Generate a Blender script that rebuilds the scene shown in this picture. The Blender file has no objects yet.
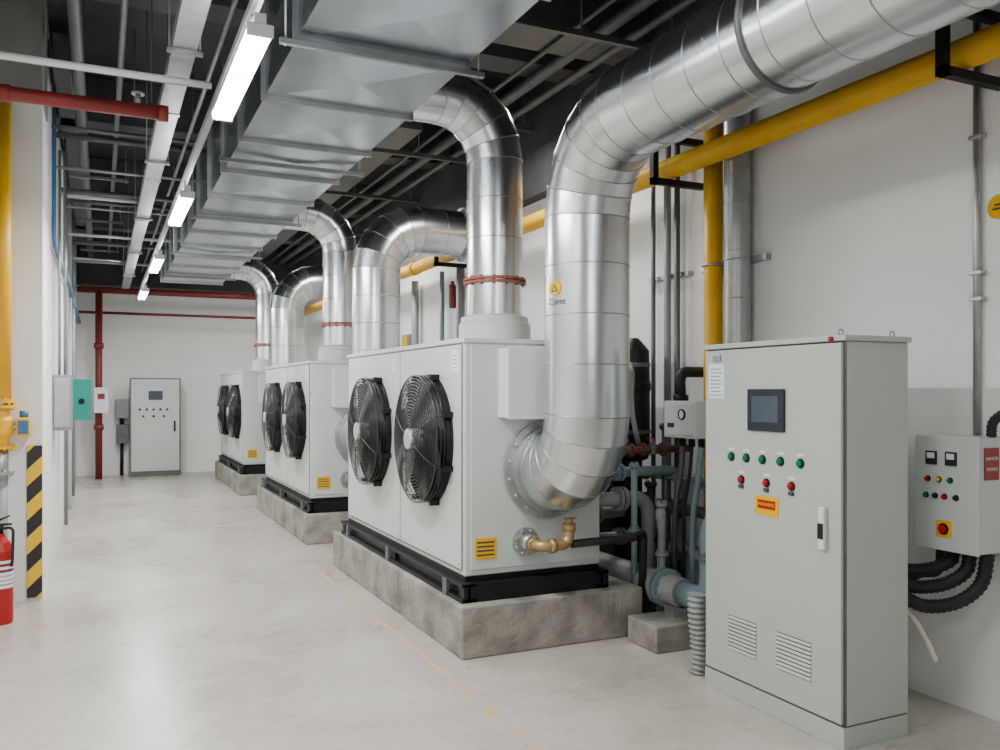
import bpy, math, random
from mathutils import Vector, Matrix, Euler
random.seed(4)
C = bpy.context.scene.collection
WL = {}

# ---------------------------------------------------------------- materials
def mat(name, col, rough=0.5, metal=0.0, nscale=6.0, namt=0.06, bump=0.0, bscale=40.0, emit=0.0, rvar=0.08, spec=0.5, bdist=0.02):
    m = bpy.data.materials.new(name); m.use_nodes = True
    nt = m.node_tree; b = nt.nodes['Principled BSDF']
    b.inputs['Metallic'].default_value = metal
    b.inputs['Specular IOR Level'].default_value = spec
    tc = nt.nodes.new('ShaderNodeTexCoord')
    n = nt.nodes.new('ShaderNodeTexNoise'); n.inputs['Scale'].default_value = nscale; n.inputs['Detail'].default_value = 5
    nt.links.new(tc.outputs['Object'], n.inputs['Vector'])
    r = nt.nodes.new('ShaderNodeValToRGB')
    r.color_ramp.elements[0].position = 0.3; r.color_ramp.elements[1].position = 0.7
    lo = [max(0, c*(1-namt)) for c in col]; hi = [min(1, c*(1+namt)) for c in col]
    r.color_ramp.elements[0].color = (*lo, 1); r.color_ramp.elements[1].color = (*hi, 1)
    nt.links.new(n.outputs['Fac'], r.inputs['Fac'])
    nt.links.new(r.outputs['Color'], b.inputs['Base Color'])
    mr = nt.nodes.new('ShaderNodeMapRange')
    mr.inputs['To Min'].default_value = max(0.02, rough-rvar); mr.inputs['To Max'].default_value = min(1, rough+rvar)
    nt.links.new(n.outputs['Fac'], mr.inputs['Value']); nt.links.new(mr.outputs['Result'], b.inputs['Roughness'])
    if bump > 0:
        n2 = nt.nodes.new('ShaderNodeTexNoise'); n2.inputs['Scale'].default_value = bscale; n2.inputs['Detail'].default_value = 3
        nt.links.new(tc.outputs['Object'], n2.inputs['Vector'])
        bp = nt.nodes.new('ShaderNodeBump'); bp.inputs['Strength'].default_value = bump; bp.inputs['Distance'].default_value = bdist
        nt.links.new(n2.outputs['Fac'], bp.inputs['Height']); nt.links.new(bp.outputs['Normal'], b.inputs['Normal'])
    if emit > 0:
        b.inputs['Emission Color'].default_value = (*col, 1); b.inputs['Emission Strength'].default_value = emit
    return m

def stripe_mat(name, c1, c2, per):
    m = bpy.data.materials.new(name); m.use_nodes = True
    nt = m.node_tree; b = nt.nodes['Principled BSDF']; b.inputs['Roughness'].default_value = 0.5
    tc = nt.nodes.new('ShaderNodeTexCoord'); sx = nt.nodes.new('ShaderNodeSeparateXYZ')
    nt.links.new(tc.outputs['Object'], sx.inputs[0])
    a0 = nt.nodes.new('ShaderNodeMath'); a0.operation = 'ADD'
    nt.links.new(sx.outputs['X'], a0.inputs[0]); nt.links.new(sx.outputs['Y'], a0.inputs[1])
    a = nt.nodes.new('ShaderNodeMath'); a.operation = 'SUBTRACT'
    nt.links.new(sx.outputs['Z'], a.inputs[0]); nt.links.new(a0.outputs[0], a.inputs[1])
    d = nt.nodes.new('ShaderNodeMath'); d.operation = 'DIVIDE'; d.inputs[1].default_value = per
    nt.links.new(a.outputs[0], d.inputs[0])
    f = nt.nodes.new('ShaderNodeMath'); f.operation = 'FRACT'; nt.links.new(d.outputs[0], f.inputs[0])
    g = nt.nodes.new('ShaderNodeMath'); g.operation = 'GREATER_THAN'; g.inputs[1].default_value = 0.5
    nt.links.new(f.outputs[0], g.inputs[0])
    mx = nt.nodes.new('ShaderNodeMix'); mx.data_type = 'RGBA'
    mx.inputs['A'].default_value = (*c1, 1); mx.inputs['B'].default_value = (*c2, 1)
    nt.links.new(g.outputs[0], mx.inputs['Factor']); nt.links.new(mx.outputs['Result'], b.inputs['Base Color'])
    return m

M = {}
M['wall'] = mat('white_wall_paint', (0.80, 0.80, 0.785), 0.8, 0, 1.2, 0.035, 0.08, 30)
M['conc'] = mat('grey_concrete', (0.25, 0.235, 0.205), 0.9, 0, 4.5, 0.42, 0.6, 20)
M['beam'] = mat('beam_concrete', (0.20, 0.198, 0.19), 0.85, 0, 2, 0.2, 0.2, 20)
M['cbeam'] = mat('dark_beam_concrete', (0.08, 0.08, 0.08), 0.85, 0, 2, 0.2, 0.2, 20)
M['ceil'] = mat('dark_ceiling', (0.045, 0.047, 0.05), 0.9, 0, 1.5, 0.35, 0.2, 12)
M['unit'] = mat('unit_paint', (0.50, 0.54, 0.515), 0.40, 0, 2.5, 0.02, 0.0)
M['box'] = mat('terminal_box_paint', (0.58, 0.62, 0.60), 0.40, 0, 2.5, 0.02, 0.0)
M['cab'] = mat('cabinet_paint', (0.39, 0.435, 0.40), 0.42, 0, 2.5, 0.02, 0.015, 90)
M['black'] = mat('black_steel', (0.008, 0.0085, 0.009), 0.45, 0, 8, 0.3, spec=.25)
M['wire'] = mat('guard_wire_black', (0.012, 0.0125, 0.013), 0.30, 0, 8, 0.2, spec=.6)
M['blade'] = mat('fan_blade_black', (0.022, 0.023, 0.024), 0.36, 0.0, 8, 0.15, spec=.5)
M['rubber'] = mat('black_rubber', (0.014, 0.015, 0.016), 0.6, 0, 8, 0.3, spec=.35)
M['hub'] = mat('hub_silver', (0.42, 0.43, 0.43), 0.45, 0.3)
M['galv'] = mat('galvanised_sheet', (0.44, 0.485, 0.53), 0.21, 1.0, 1.3, 0.12, 0.035, 2.0, rvar=0.05, bdist=.05)
M['alum'] = mat('aluminium_jacket', (0.66, 0.675, 0.69), 0.255, 1.0, 3.0, 0.06, 0.09, 4.5, rvar=0.05, bdist=.022)
M['seam'] = mat('seam_bead', (0.40, 0.41, 0.42), 0.35, 1.0, 6, 0.1)
M['steel'] = mat('zinc_steel', (0.42, 0.43, 0.44), 0.4, 0.8, 10, 0.12)
M['msteel'] = mat('mid_grey_steel', (0.26, 0.27, 0.275), 0.45, 0.6, 10, 0.12)
M['dsteel'] = mat('dull_dark_steel', (0.12, 0.125, 0.13), 0.5, 0.5, 10, 0.15)
M['white'] = mat('white_plastic', (0.68, 0.69, 0.68), 0.45, 0, 4, 0.03)
M['yellow'] = mat('yellow_pipe_paint', (0.76, 0.42, 0.010), 0.42, 0, 5, 0.08, spec=.3)
M['red'] = mat('red_pipe_paint', (0.24, 0.026, 0.02), 0.45, 0, 5, 0.12)
M['dred'] = mat('dark_red_paint', (0.18, 0.020, 0.016), 0.5, 0, 5, 0.12)
M['rust'] = mat('rusty_orange_flange', (0.30, 0.10, 0.055), 0.65, 0.1, 20, 0.3)
M['brown'] = mat('brown_rust_paint', (0.11, 0.045, 0.032), 0.6, 0.1, 20, 0.3)
M['brass'] = mat('brass', (0.40, 0.28, 0.12), 0.42, 0.6, 10, 0.15)
M['bluegrey'] = mat('blue_grey_paint', (0.17, 0.24, 0.27), 0.5, 0, 8, 0.1)
M['greypipe'] = mat('grey_pipe_paint', (0.24, 0.25, 0.245), 0.5, 0, 8, 0.1)
M['blue'] = mat('blue_paint', (0.04, 0.13, 0.26), 0.45)
M['teal'] = mat('teal_plastic', (0.0, 0.26, 0.21), 0.45)
M['green'] = mat('green_button', (0.0, 0.16, 0.055), 0.5, spec=.15)
M['redb'] = mat('red_button', (0.36, 0.004, 0.006), 0.5, spec=.15)
M['exting'] = mat('red_extinguisher_paint', (0.34, 0.010, 0.010), 0.35, spec=.4)
M['sticky'] = mat('yellow_label', (0.72, 0.40, 0.0), 0.8, 0, 5, 0.02, spec=.05)
M['paper'] = mat('white_label', (0.66, 0.74, 0.80), 0.5, 0, 5, 0.02)
M['ink'] = mat('label_ink', (0.04, 0.04, 0.05), 0.6)
M['inkred'] = mat('label_red_ink', (0.38, 0.012, 0.006), 0.8, spec=.05)
M['screen'] = mat('display_screen', (0.05, 0.07, 0.09), 0.4, 0, 3, 0.1, spec=.3)
M['bezel'] = mat('display_bezel', (0.015, 0.022, 0.03), 0.45, spec=.3)
M['cream'] = mat('cream_cable', (0.55, 0.53, 0.43), 0.5)
M['tube'] = mat('fluorescent_tube', (0.92, 0.97, 1.0), 0.4, 0, 3, 0.0, emit=34.0)
M['hazard'] = stripe_mat('hazard_stripes', (0.015, 0.015, 0.015), (0.80, 0.47, 0.01), 0.26)

def floor_mat():
    m = bpy.data.materials.new('floor_screed'); m.use_nodes = True
    nt = m.node_tree; b = nt.nodes['Principled BSDF']; L = nt.links
    tc = nt.nodes.new('ShaderNodeTexCoord')
    def noise(s, d, rg=.5, dist=0.):
        n = nt.nodes.new('ShaderNodeTexNoise'); n.inputs['Scale'].default_value = s; n.inputs['Detail'].default_value = d
        n.inputs['Roughness'].default_value = rg; n.inputs['Distortion'].default_value = dist
        L.new(tc.outputs['Object'], n.inputs['Vector']); return n
    def ramp(n, p0, c0, p1, c1):
        r = nt.nodes.new('ShaderNodeValToRGB'); e = r.color_ramp.elements
        e[0].position = p0; e[0].color = (*c0, 1); e[1].position = p1; e[1].color = (*c1, 1)
        L.new(n.outputs['Fac'], r.inputs['Fac']); return r
    n = noise(0.8, 9, .66, .8)
    r = ramp(n, .30, (0.365, 0.335, 0.285), .66, (0.50, 0.47, 0.42))
    r2 = ramp(noise(16, 6), .28, (.86, .85, .83), .5, (1, 1, 1))
    r3 = ramp(noise(3.0, 8, .72, 1.6), .55, (1, 1, 1), .76, (.80, .76, .70))
    cur = r.outputs['Color']
    for q in (r2, r3):
        mx = nt.nodes.new('ShaderNodeMix'); mx.data_type = 'RGBA'; mx.blend_type = 'MULTIPLY'; mx.inputs['Factor'].default_value = 1
        L.new(cur, mx.inputs['A']); L.new(q.outputs['Color'], mx.inputs['B']); cur = mx.outputs['Result']
    L.new(cur, b.inputs['Base Color'])
    mr = nt.nodes.new('ShaderNodeMapRange'); mr.inputs['To Min'].default_value = 0.12; mr.inputs['To Max'].default_value = 0.48
    L.new(n.outputs['Fac'], mr.inputs['Value']); L.new(mr.outputs['Result'], b.inputs['Roughness'])
    n4 = noise(5, 6)
    bp = nt.nodes.new('ShaderNodeBump'); bp.inputs['Strength'].default_value = 0.05; bp.inputs['Distance'].default_value = 0.01
    L.new(n4.outputs['Fac'], bp.inputs['Height']); L.new(bp.outputs['Normal'], b.inputs['Normal'])
    return m
M['floor'] = floor_mat()
def line_mat():
    m = bpy.data.materials.new('worn_yellow_line'); m.use_nodes = True
    nt = m.node_tree; b = nt.nodes['Principled BSDF']; L = nt.links
    tc = nt.nodes.new('ShaderNodeTexCoord')
    n = nt.nodes.new('ShaderNodeTexNoise'); n.inputs['Scale'].default_value = 5; n.inputs['Detail'].default_value = 8
    L.new(tc.outputs['Object'], n.inputs['Vector'])
    r = nt.nodes.new('ShaderNodeValToRGB')
    r.color_ramp.elements[0].position = 0.40; r.color_ramp.elements[0].color = (0.45, 0.415, 0.34, 1)
    r.color_ramp.elements[1].position = 0.60; r.color_ramp.elements[1].color = (0.52, 0.39, 0.18, 1)
    L.new(n.outputs['Fac'], r.inputs['Fac']); L.new(r.outputs['Color'], b.inputs['Base Color'])
    b.inputs['Roughness'].default_value = 0.5
    return m
M['line'] = line_mat()

# ---------------------------------------------------------------- mesh builder
def V(*a): return Vector(a)
class MB:
    def __init__(s): s.v = []; s.f = []; s.sm = []
    def box(s, x0, x1, y0, y1, z0, z1):
        i = len(s.v)
        s.v += [V(x0,y0,z0),V(x1,y0,z0),V(x1,y1,z0),V(x0,y1,z0),V(x0,y0,z1),V(x1,y0,z1),V(x1,y1,z1),V(x0,y1,z1)]
        for q in [(0,3,2,1),(4,5,6,7),(0,1,5,4),(1,2,6,5),(2,3,7,6),(3,0,4,7)]:
            s.f.append([i+k for k in q]); s.sm.append(False)
        return s
    def sweep(s, pts, rad, n=20, cap=True, closed=False):
        pts = [Vector(p) for p in pts]
        if not hasattr(rad, '__len__'): rad = [rad]*len(pts)
        N = len(pts); T = []
        for k in range(N):
            if closed:
                t = (pts[(k+1) % N]-pts[k-1])
            else:
                a = pts[k]-pts[k-1] if k > 0 else None
                b = pts[k+1]-pts[k] if k < N-1 else None
                if a is not None and a.length < 1e-9: a = None
                if b is not None and b.length < 1e-9: b = None
                if a is None and b is None: t = T[-1].copy()
                elif a is None: t = b
                elif b is None: t = a
                else: t = a.normalized()+b.normalized()
            T.append(t.normalized())
        u = V(0,0,1) if abs(T[0].z) < 0.9 else V(1,0,0)
        base = len(s.v)
        for k in range(N):
            t = T[k]; u = (u-t*u.dot(t)).normalized(); w = t.cross(u)
            for j in range(n):
                a = 2*math.pi*j/n
                s.v.append(pts[k]+(u*math.cos(a)+w*math.sin(a))*rad[k])
        K = N if closed else N-1
        for k in range(K):
            k2 = (k+1) % N
            for j in range(n):
                j2 = (j+1) % n
                s.f.append([base+k*n+j, base+k*n+j2, base+k2*n+j2, base+k2*n+j]); s.sm.append(True)
        if cap and not closed:
            s.f.append([base+j for j in range(n)][::-1]); s.sm.append(False)
            s.f.append([base+(N-1)*n+j for j in range(n)]); s.sm.append(False)
        return s
    def cyl(s, p0, p1, r, r1=None, n=20, cap=True):
        return s.sweep([p0, p1], [r, r if r1 is None else r1], n, cap)
    def lathe(s, p, axis, prof, n=32):
        p = Vector(p); ax = Vector(axis).normalized()
        u = V(0,0,1) if abs(ax.z) < 0.9 else V(1,0,0)
        u = (u-ax*u.dot(ax)).normalized(); w = ax.cross(u)
        for (d0, r0), (d1, r1) in zip(prof[:-1], prof[1:]):
            i = len(s.v)
            for d, r in ((d0, r0), (d1, r1)):
                for j in range(n):
                    a = 2*math.pi*j/n
                    s.v.append(p+ax*d+(u*math.cos(a)+w*math.sin(a))*max(r, 1e-4))
            for j in range(n):
                j2 = (j+1) % n
                s.f.append([i+j, i+j2, i+n+j2, i+n+j]); s.sm.append(True)
        return s
    def ring(s, c, axis, R, r, n=48, m=6):
        c = Vector(c); ax = Vector(axis).normalized()
        u = V(0,0,1) if abs(ax.z) < 0.9 else V(1,0,0)
        u = (u-ax*u.dot(ax)).normalized(); w = ax.cross(u)
        pts = [c+(u*math.cos(2*math.pi*k/n)+w*math.sin(2*math.pi*k/n))*R for k in range(n)]
        return s.sweep(pts, r, m, closed=True)
    def poly(s, pts, th):
        i = len(s.v); n = len(pts); th = Vector(th)
        s.v += [Vector(p) for p in pts]+[Vector(p)+th for p in pts]
        s.f.append([i+k for k in range(n)][::-1]); s.sm.append(False)
        s.f.append([i+n+k for k in range(n)]); s.sm.append(False)
        for k in range(n):
            k2 = (k+1) % n
            s.f.append([i+k, i+k2, i+n+k2, i+n+k]); s.sm.append(False)
        return s
    def obj(s, name, m, parent=None, bevel=0.0, label=None, cat=None, group=None, kind=None, origin=None, recalc=True):
        me = bpy.data.meshes.new(name)
        if origin is None:
            lo = V(*[min(p[i] for p in s.v) for i in range(3)]); hi = V(*[max(p[i] for p in s.v) for i in range(3)])
            c = (lo+hi)/2
            if parent is None: c.z = lo.z
        else: c = Vector(origin)
        me.from_pydata([p-c for p in s.v], [], s.f)
        for p, sm in zip(me.polygons, s.sm): p.use_smooth = sm
        me.update()
        if recalc:
            import bmesh
            bm = bmesh.new(); bm.from_mesh(me); bmesh.ops.recalc_face_normals(bm, faces=bm.faces); bm.to_mesh(me); bm.free()
        me.materials.append(M[m])
        o = bpy.data.objects.new(name, me); C.objects.link(o)
        WL[o.name] = c
        if parent is not None:
            o.parent = parent; o.location = c-WL[parent.name]
        else: o.location = c
        if bevel > 0:
            b = o.modifiers.new('bevel', 'BEVEL'); b.width = bevel; b.segments = 2; b.limit_method = 'ANGLE'; b.angle_limit = math.radians(50)
        tag(o, label, cat, group, kind)
        return o

def tag(o, label=None, cat=None, group=None, kind=None):
    if label: o['label'] = label
    if cat: o['category'] = cat
    if group: o['group'] = group
    if kind: o['kind'] = kind
def root(name, loc, label, cat, group=None):
    o = bpy.data.objects.new(name, None); C.objects.link(o)
    o.location = loc; o.empty_display_size = 0.1; WL[o.name] = Vector(loc)
    tag(o, label, cat, group); return o
def copy_tree(o, off, parent=None):
    c = o.copy(); C.objects.link(c)
    if parent is None: c.location = o.location+Vector(off)
    else: c.parent = parent
    WL[c.name] = WL[o.name]+Vector(off)
    for ch in list(o.children):
        if ch.name != c.name: copy_tree(ch, off, c)
    return c
def text(name, body, size, loc, face, m, parent, ext=0.0008):
    cu = bpy.data.curves.new(name, 'FONT'); cu.body = body; cu.size = size; cu.align_x = 'CENTER'; cu.align_y = 'CENTER'; cu.extrude = ext
    t = bpy.data.objects.new('tmp_text', cu); C.objects.link(t)
    dg = bpy.context.evaluated_depsgraph_get()
    me = bpy.data.meshes.new_from_object(t.evaluated_get(dg))
    bpy.data.objects.remove(t)
    if face == '-X': R = Matrix(((0,0,-1),(-1,0,0),(0,1,0)))
    else: R = Matrix(((1,0,0),(0,0,-1),(0,1,0)))
    me.transform(R.to_4x4()); me.name = name
    me.materials.clear(); me.materials.append(M[m])
    o = bpy.data.objects.new(name, me); C.objects.link(o)
    WL[o.name] = Vector(loc); o.parent = parent; o.location = Vector(loc)-WL[parent.name]
    return o

def arcpath(corners, R, k):
    cs = [Vector(c) for c in corners]; out = [(cs[0], False)]
    if not hasattr(R, '__len__'): R = [R]*(len(cs)-2)
    for i in range(1, len(cs)-1):
        d0 = (cs[i]-cs[i-1]).normalized(); d1 = (cs[i+1]-cs[i]).normalized()
        ang = d0.angle(d1)
        if ang < 1e-4: out.append((cs[i], False)); continue
        rr = R[i-1]; L = rr*math.tan(ang/2)
        a = cs[i]-d0*L; nrm = (d1-d0*d1.dot(d0)).normalized()
        for j in range(k+1):
            t = ang*j/k
            out.append((a+nrm*rr*(1-math.cos(t))+d0*rr*math.sin(t), True))
    out.append((cs[-1], False)); return out
def smooth_tube(mb, corners, r, R=0.1, k=8, n=14):
    return mb.sweep([p for p, _ in arcpath(corners, R, k)], r, n)
def seamed(corners, R, gores, r, spacing, m, parent, h=0.0036, n=48):
    """rigid sheet cladding: straight mitred gores with thin raised ring seams"""
    mb = MB(); sb = MB()
    st = arcpath(corners, R, gores); P = []
    for i in range(len(st)):
        P.append(st[i][0])
        if i < len(st)-1:
            a, b = st[i][0], st[i+1][0]
            if (b-a).length > spacing*1.3:
                mm = int((b-a).length//spacing)
                for q in range(1, mm): P.append(a.lerp(b, q/mm))
    Dn = [(b-a).normalized() for a, b in zip(P[:-1], P[1:])]
    u = V(0,0,1) if abs(Dn[0].z) < .9 else V(1,0,0)
    u = (u-Dn[0]*u.dot(Dn[0])).normalized()
    nb = [Dn[0]]+[(Dn[i-1]+Dn[i]).normalized() for i in range(1, len(Dn))]+[Dn[-1]]
    for i in range(len(Dn)):
        d = Dn[i]
        if i > 0: u = Dn[i-1].rotation_difference(d) @ u
        w = d.cross(u); rings = []
        for k in (i, i+1):
            ring = []
            for j in range(n):
                a = 2*math.pi*j/n; o = (u*math.cos(a)+w*math.sin(a))*r
                ring.append(P[k]+o-d*(o.dot(nb[k])/d.dot(nb[k])))
            rings.append(ring)
        b = len(mb.v); mb.v += rings[0]+rings[1]
        for j in range(n):
            j2 = (j+1) % n; mb.f.append([b+j, b+j2, b+n+j2, b+n+j]); mb.sm.append(True)
        if i > 0: sb.sweep(rings[0], h, 5, closed=True)
        if i == len(Dn)-1:
            b = len(mb.v); mb.v += rings[1]; mb.f.append([b+j for j in range(n)]); mb.sm.append(False)
    mb.obj('pipe_jacket', m, parent, recalc=False)
    if sb.v: sb.obj('jacket_seam', 'seam', parent)
def flange(mb, p, axis, R, t, bolts, rb=0.012, rin=0.0):
    p = Vector(p); ax = Vector(axis).normalized()
    mb.lathe(p, ax, [(-t/2, rin), (-t/2, R), (t/2, R), (t/2, rin)], 40)
    u = V(0,0,1) if abs(ax.z) < 0.9 else V(1,0,0); u = (u-ax*u.dot(ax)).normalized(); w = ax.cross(u)
    for k in range(bolts):
        a = 2*math.pi*(k+.5)/bolts; q = p+(u*math.cos(a)+w*math.sin(a))*(R-rb*2.2)
        mb.cyl(q-ax*(t/2+.014), q+ax*(t/2+.014), rb, n=6)

# ---------------------------------------------------------------- room shell
WX = 3.95
MB().box(-1.8, 4.4, -3.5, 18.4, -0.12, 0).obj('floor', 'floor', kind='structure', label='pale polished concrete screed floor with stains')
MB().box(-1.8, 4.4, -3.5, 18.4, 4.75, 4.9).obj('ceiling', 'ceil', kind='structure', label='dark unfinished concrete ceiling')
MB().box(WX, WX+.3, -3.5, 18.2, 0, 4.75).obj('wall_right', 'wall', kind='structure', label='white painted plant room wall')
MB().box(-.6, WX, 18.0, 18.3, 0, 4.75).obj('wall_back', 'wall', kind='structure', label='white painted end wall')
MB().box(-1.7, -.4, 7.42, 7.95, 0, 3.82).box(-.62, -.4, 7.95, 18.0, 0, 4.75).box(-1.7, -1.5, -3.5, 7.42, 0, 4.75).obj('wall_left', 'wall', kind='structure', label='white painted wall with projecting column')
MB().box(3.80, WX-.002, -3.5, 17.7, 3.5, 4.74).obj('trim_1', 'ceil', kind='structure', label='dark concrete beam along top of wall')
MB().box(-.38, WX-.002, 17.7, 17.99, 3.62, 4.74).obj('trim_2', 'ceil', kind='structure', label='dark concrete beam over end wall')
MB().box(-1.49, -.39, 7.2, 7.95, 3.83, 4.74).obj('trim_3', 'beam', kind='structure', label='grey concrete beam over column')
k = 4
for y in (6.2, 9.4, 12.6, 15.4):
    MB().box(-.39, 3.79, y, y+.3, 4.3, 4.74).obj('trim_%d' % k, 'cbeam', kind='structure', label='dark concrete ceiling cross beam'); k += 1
MB().box(1.75, 1.785, 0.3, 7.6, 0.0005, 0.003).obj('floor_line', 'line', label='thin worn yellow line painted on floor', cat='floor marking')

# ---------------------------------------------------------------- plinths
def plinth(y0, y1):
    return MB().box(1.95, 3.243, y0, y1, 0, .314).obj('concrete_plinth', 'conc', bevel=.012, label='rough grey concrete plinth under condenser unit', cat='plinth', group='condenser plinths')
plinth(4.675, 7.775); plinth(8.905, 12.0); plinth(13.575, 16.7)

# ---------------------------------------------------------------- condenser unit
def condenser():
    u = root('condenser_unit', (2.5, 6.18, .314), 'pale grey-green condenser unit with two black fans', 'air conditioning unit', 'condenser units')
    MB().box(2.03, 3.0, 4.82, 7.54, .463, 1.932).obj('body', 'unit', u, .008)
    z0, z1 = .50, 1.895
    for a, b in ((4.86, 6.04), (6.05, 7.50)):
        MB().box(2.022, 2.0305, a, b, z0, z1).obj('side_panel', 'unit', u, .003)
    MB().box(2.07, 2.96, 4.812, 4.8205, z0, z1).obj('end_panel', 'unit', u, .003)
    MB().box(2.02, 3.01, 4.81, 7.55, 1.905, 1.935).obj('top_trim', 'unit', u, .004)
    mb = MB()
    for y in (4.855, 6.045, 7.503): mb.box(2.0212, 2.024, y-.0025, y+.0025, z0, z1)
    mb.box(2.0212, 2.024, 4.86, 7.5, 1.897, 1.903); mb.box(2.0212, 2.024, 4.86, 7.5, .493, .498)
    mb.obj('panel_gap', 'dsteel', u)
    mb = MB()
    for x in (1.985, 2.93):
        mb.box(x, x+.10, 4.76, 7.62, .314, .34); mb.box(x+.04, x+.06, 4.76, 7.62, .34, .42); mb.box(x, x+.10, 4.76, 7.62, .41, .43)
    for y in (4.76, 6.1, 7.54):
        mb.box(2.0, 3.03, y, y+.08, .316, .428)
    mb.box(2.035, 2.995, 4.83, 7.53, .43, .463)
    mb.obj('base_frame', 'black', u, .002, label='black steel base frame')
    for y in (5.0, 6.2, 7.35):
        MB().box(1.978, 2.0, y, y+.07, .318, .42).obj('mounting_bracket', 'dsteel', u)
    fc = V(1.95, 5.42, 1.285); Rf = .425
    f = MB().lathe((2.022, fc.y, fc.z), (-1,0,0), [(0, Rf+.012), (.01, Rf+.010), (.015, Rf), (.035, Rf-.002), (.04, Rf-.002), (.04, Rf-.010), (.02, Rf-.02), (.004, Rf-.05), (.003, .0)], 64).obj('fan', 'black', u, origin=fc, label='black axial fan with wire guard')
    g = MB()
    def dome(r): return 1.915-.045*(1-(r/Rf)**2)
    for i in range(1, 17):
        r = .085+(Rf-.085)*i/16
        g.ring((dome(r), fc.y, fc.z), (1,0,0), r, .0030 if i < 16 else .006, 72, 6)
    for i in range(1, 3): g.ring((1.915+.025*i, fc.y, fc.z), (1,0,0), Rf+.002, .003, 72, 6)
    for i in range(8):
        a = 2*math.pi*(i+.5)/8
        g.sweep([(dome(r), fc.y+r*math.cos(a), fc.z+r*math.sin(a)) for r in (.06, .14, .2, .26, .32, .38, Rf)]+[(1.985, fc.y+(Rf+.003)*math.cos(a), fc.z+(Rf+.003)*math.sin(a))], .004, 6)
    g.obj('fan_guard', 'wire', f, origin=fc)
    for i in range(8):
        a = math.pi/4*(i+.5); cy, cz = fc.y+(Rf+.022)*math.cos(a), fc.z+(Rf+.022)*math.sin(a)
        MB().box(1.96, 2.022, cy-.018, cy+.018, cz-.018, cz+.018).obj('guard_clip', 'black', f)
    MB().lathe((1.868, fc.y, fc.z), (-1,0,0), [(-.09, .07), (.0, .07), (.008, .066), (.012, .04), (.013, 0)], 32).obj('fan_hub', 'hub', f, label='silver fan hub cap')
    bl = MB(); nr, na = 8, 8
    for i in range(nr+1):
        r = .06+(.405-.06)*i/nr
        for j in range(na+1):
            t = j/na; a = math.radians(-22+50*t+24*(i/nr)**1.3)
            bl.v.append(V(1.955+.055*(t-.5)+.010*math.sin(t*math.pi), fc.y+r*math.cos(a), fc.z+r*math.sin(a)))
    for i in range(nr):
        for j in range(na):
            q = i*(na+1)+j; bl.f.append([q, q+1, q+na+2, q+na+1]); bl.sm.append(True)
    b0 = bl.obj('fan_blade', 'blade', f, origin=fc, recalc=False)
    for i in range(1, 6):
        b = b0.copy(); C.objects.link(b); b.parent = f; b.rotation_euler = (math.radians(60*i), 0, 0); WL[b.name] = fc
    f2 = copy_tree(f, (0, 1.26, 0), u); f2.location = f.location+V(0, 1.26, 0)
    MB().box(2.25, 2.55, 4.66, 4.812, 1.44, 1.87).obj('terminal_box', 'box', u, .006, label='pale grey sheet metal terminal box')
    MB().box(2.243, 2.557, 4.648, 4.66, 1.433, 1.877).obj('terminal_box_cover', 'box', u, .003)
    p = MB().box(2.093, 2.235, 4.806, 4.812, .565, .695).obj('rating_plate', 'sticky', u, label='small yellow rating plate')
    mb = MB()
    for i in range(4): mb.box(2.105, 2.222, 4.8045, 4.806, .585+.026*i, .595+.026*i)
    mb.obj('plate_print', 'ink', p)
    for yy, w, zz in ((4.96, .055, 1.73), (6.2, .04, 1.76)):
        p = MB().box(2.0195, 2.022, yy-w, yy+w, zz, 1.865).obj('sticker', 'paper', u, label='small white printed sticker')
        mb = MB()
        for i in range(4): mb.box(2.0185, 2.0195, yy-w*.75, yy+w*(.3+.1*i), zz+.02+.025*i, zz+.027+.025*i)
        mb.obj('sticker_print', 'bluegrey', p)
    mb = MB()
    for yy in (4.9, 5.45, 6.0, 6.09, 6.7, 7.46):
        for zz in (.53, 1.87): mb.cyl((2.022, yy, zz), (2.017, yy, zz), .007, n=8)
    mb.obj('panel_screws', 'steel', u)
    mb = MB(); flange(mb, (2.437, 4.80, .653), (0,1,0), .09, .02, 8, .007); mb.cyl((2.437, 4.79, .653), (2.437, 4.70, .653), .055)
    mb.obj('drain_flange', 'steel', u)
    return u
U1 = condenser()
copy_tree(U1, (0, 4.23, 0)); copy_tree(U1, (0, 8.9, 0))

# ---------------------------------------------------------------- end-face pipes
def end_pipe(dy, kind):
    y0 = 4.80+dy
    lab = 'fat aluminium clad pipe elbowing up from condenser end'
    u = root('insulated_pipe', (2.6, y0-.48, .86), lab + (' and overhead' if kind else ''), 'pipe', 'aluminium clad pipes at unit ends')
    yv = y0-.48; r = .25
    if kind: cs = [(2.6, y0-.03, 1.11), (2.6, yv, 1.11), (2.6, yv, 3.12), (2.6, -2.5, 3.12)]; R = [.36, .50]
    else: cs = [(2.6, y0-.03, 1.11), (2.6, yv, 1.11), (2.6, yv, 3.31), (3.58, yv, 3.31)]; R = [.36, .45]
    seamed(cs, R, 5, r, .24, 'alum', u)
    mb = MB(); flange(mb, (2.6, y0-.01, 1.11), (0,1,0), .315, .022, 16, .012)
    mb.lathe((2.6, y0-.02, 1.11), (0,-1,0), [(0, .275), (.035, .275), (.035, .24)], 40)
    mb.obj('pipe_flange', 'steel', u, label='bolted round steel flange')
    if not kind:
        mb = MB(); flange(mb, (3.56, yv, 3.31), (1,0,0), .29, .03, 14, .012); mb.obj('pipe_flange', 'steel', u)
    return u
P1 = end_pipe(0, True); end_pipe(4.23, False); end_pipe(8.9, False)
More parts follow.
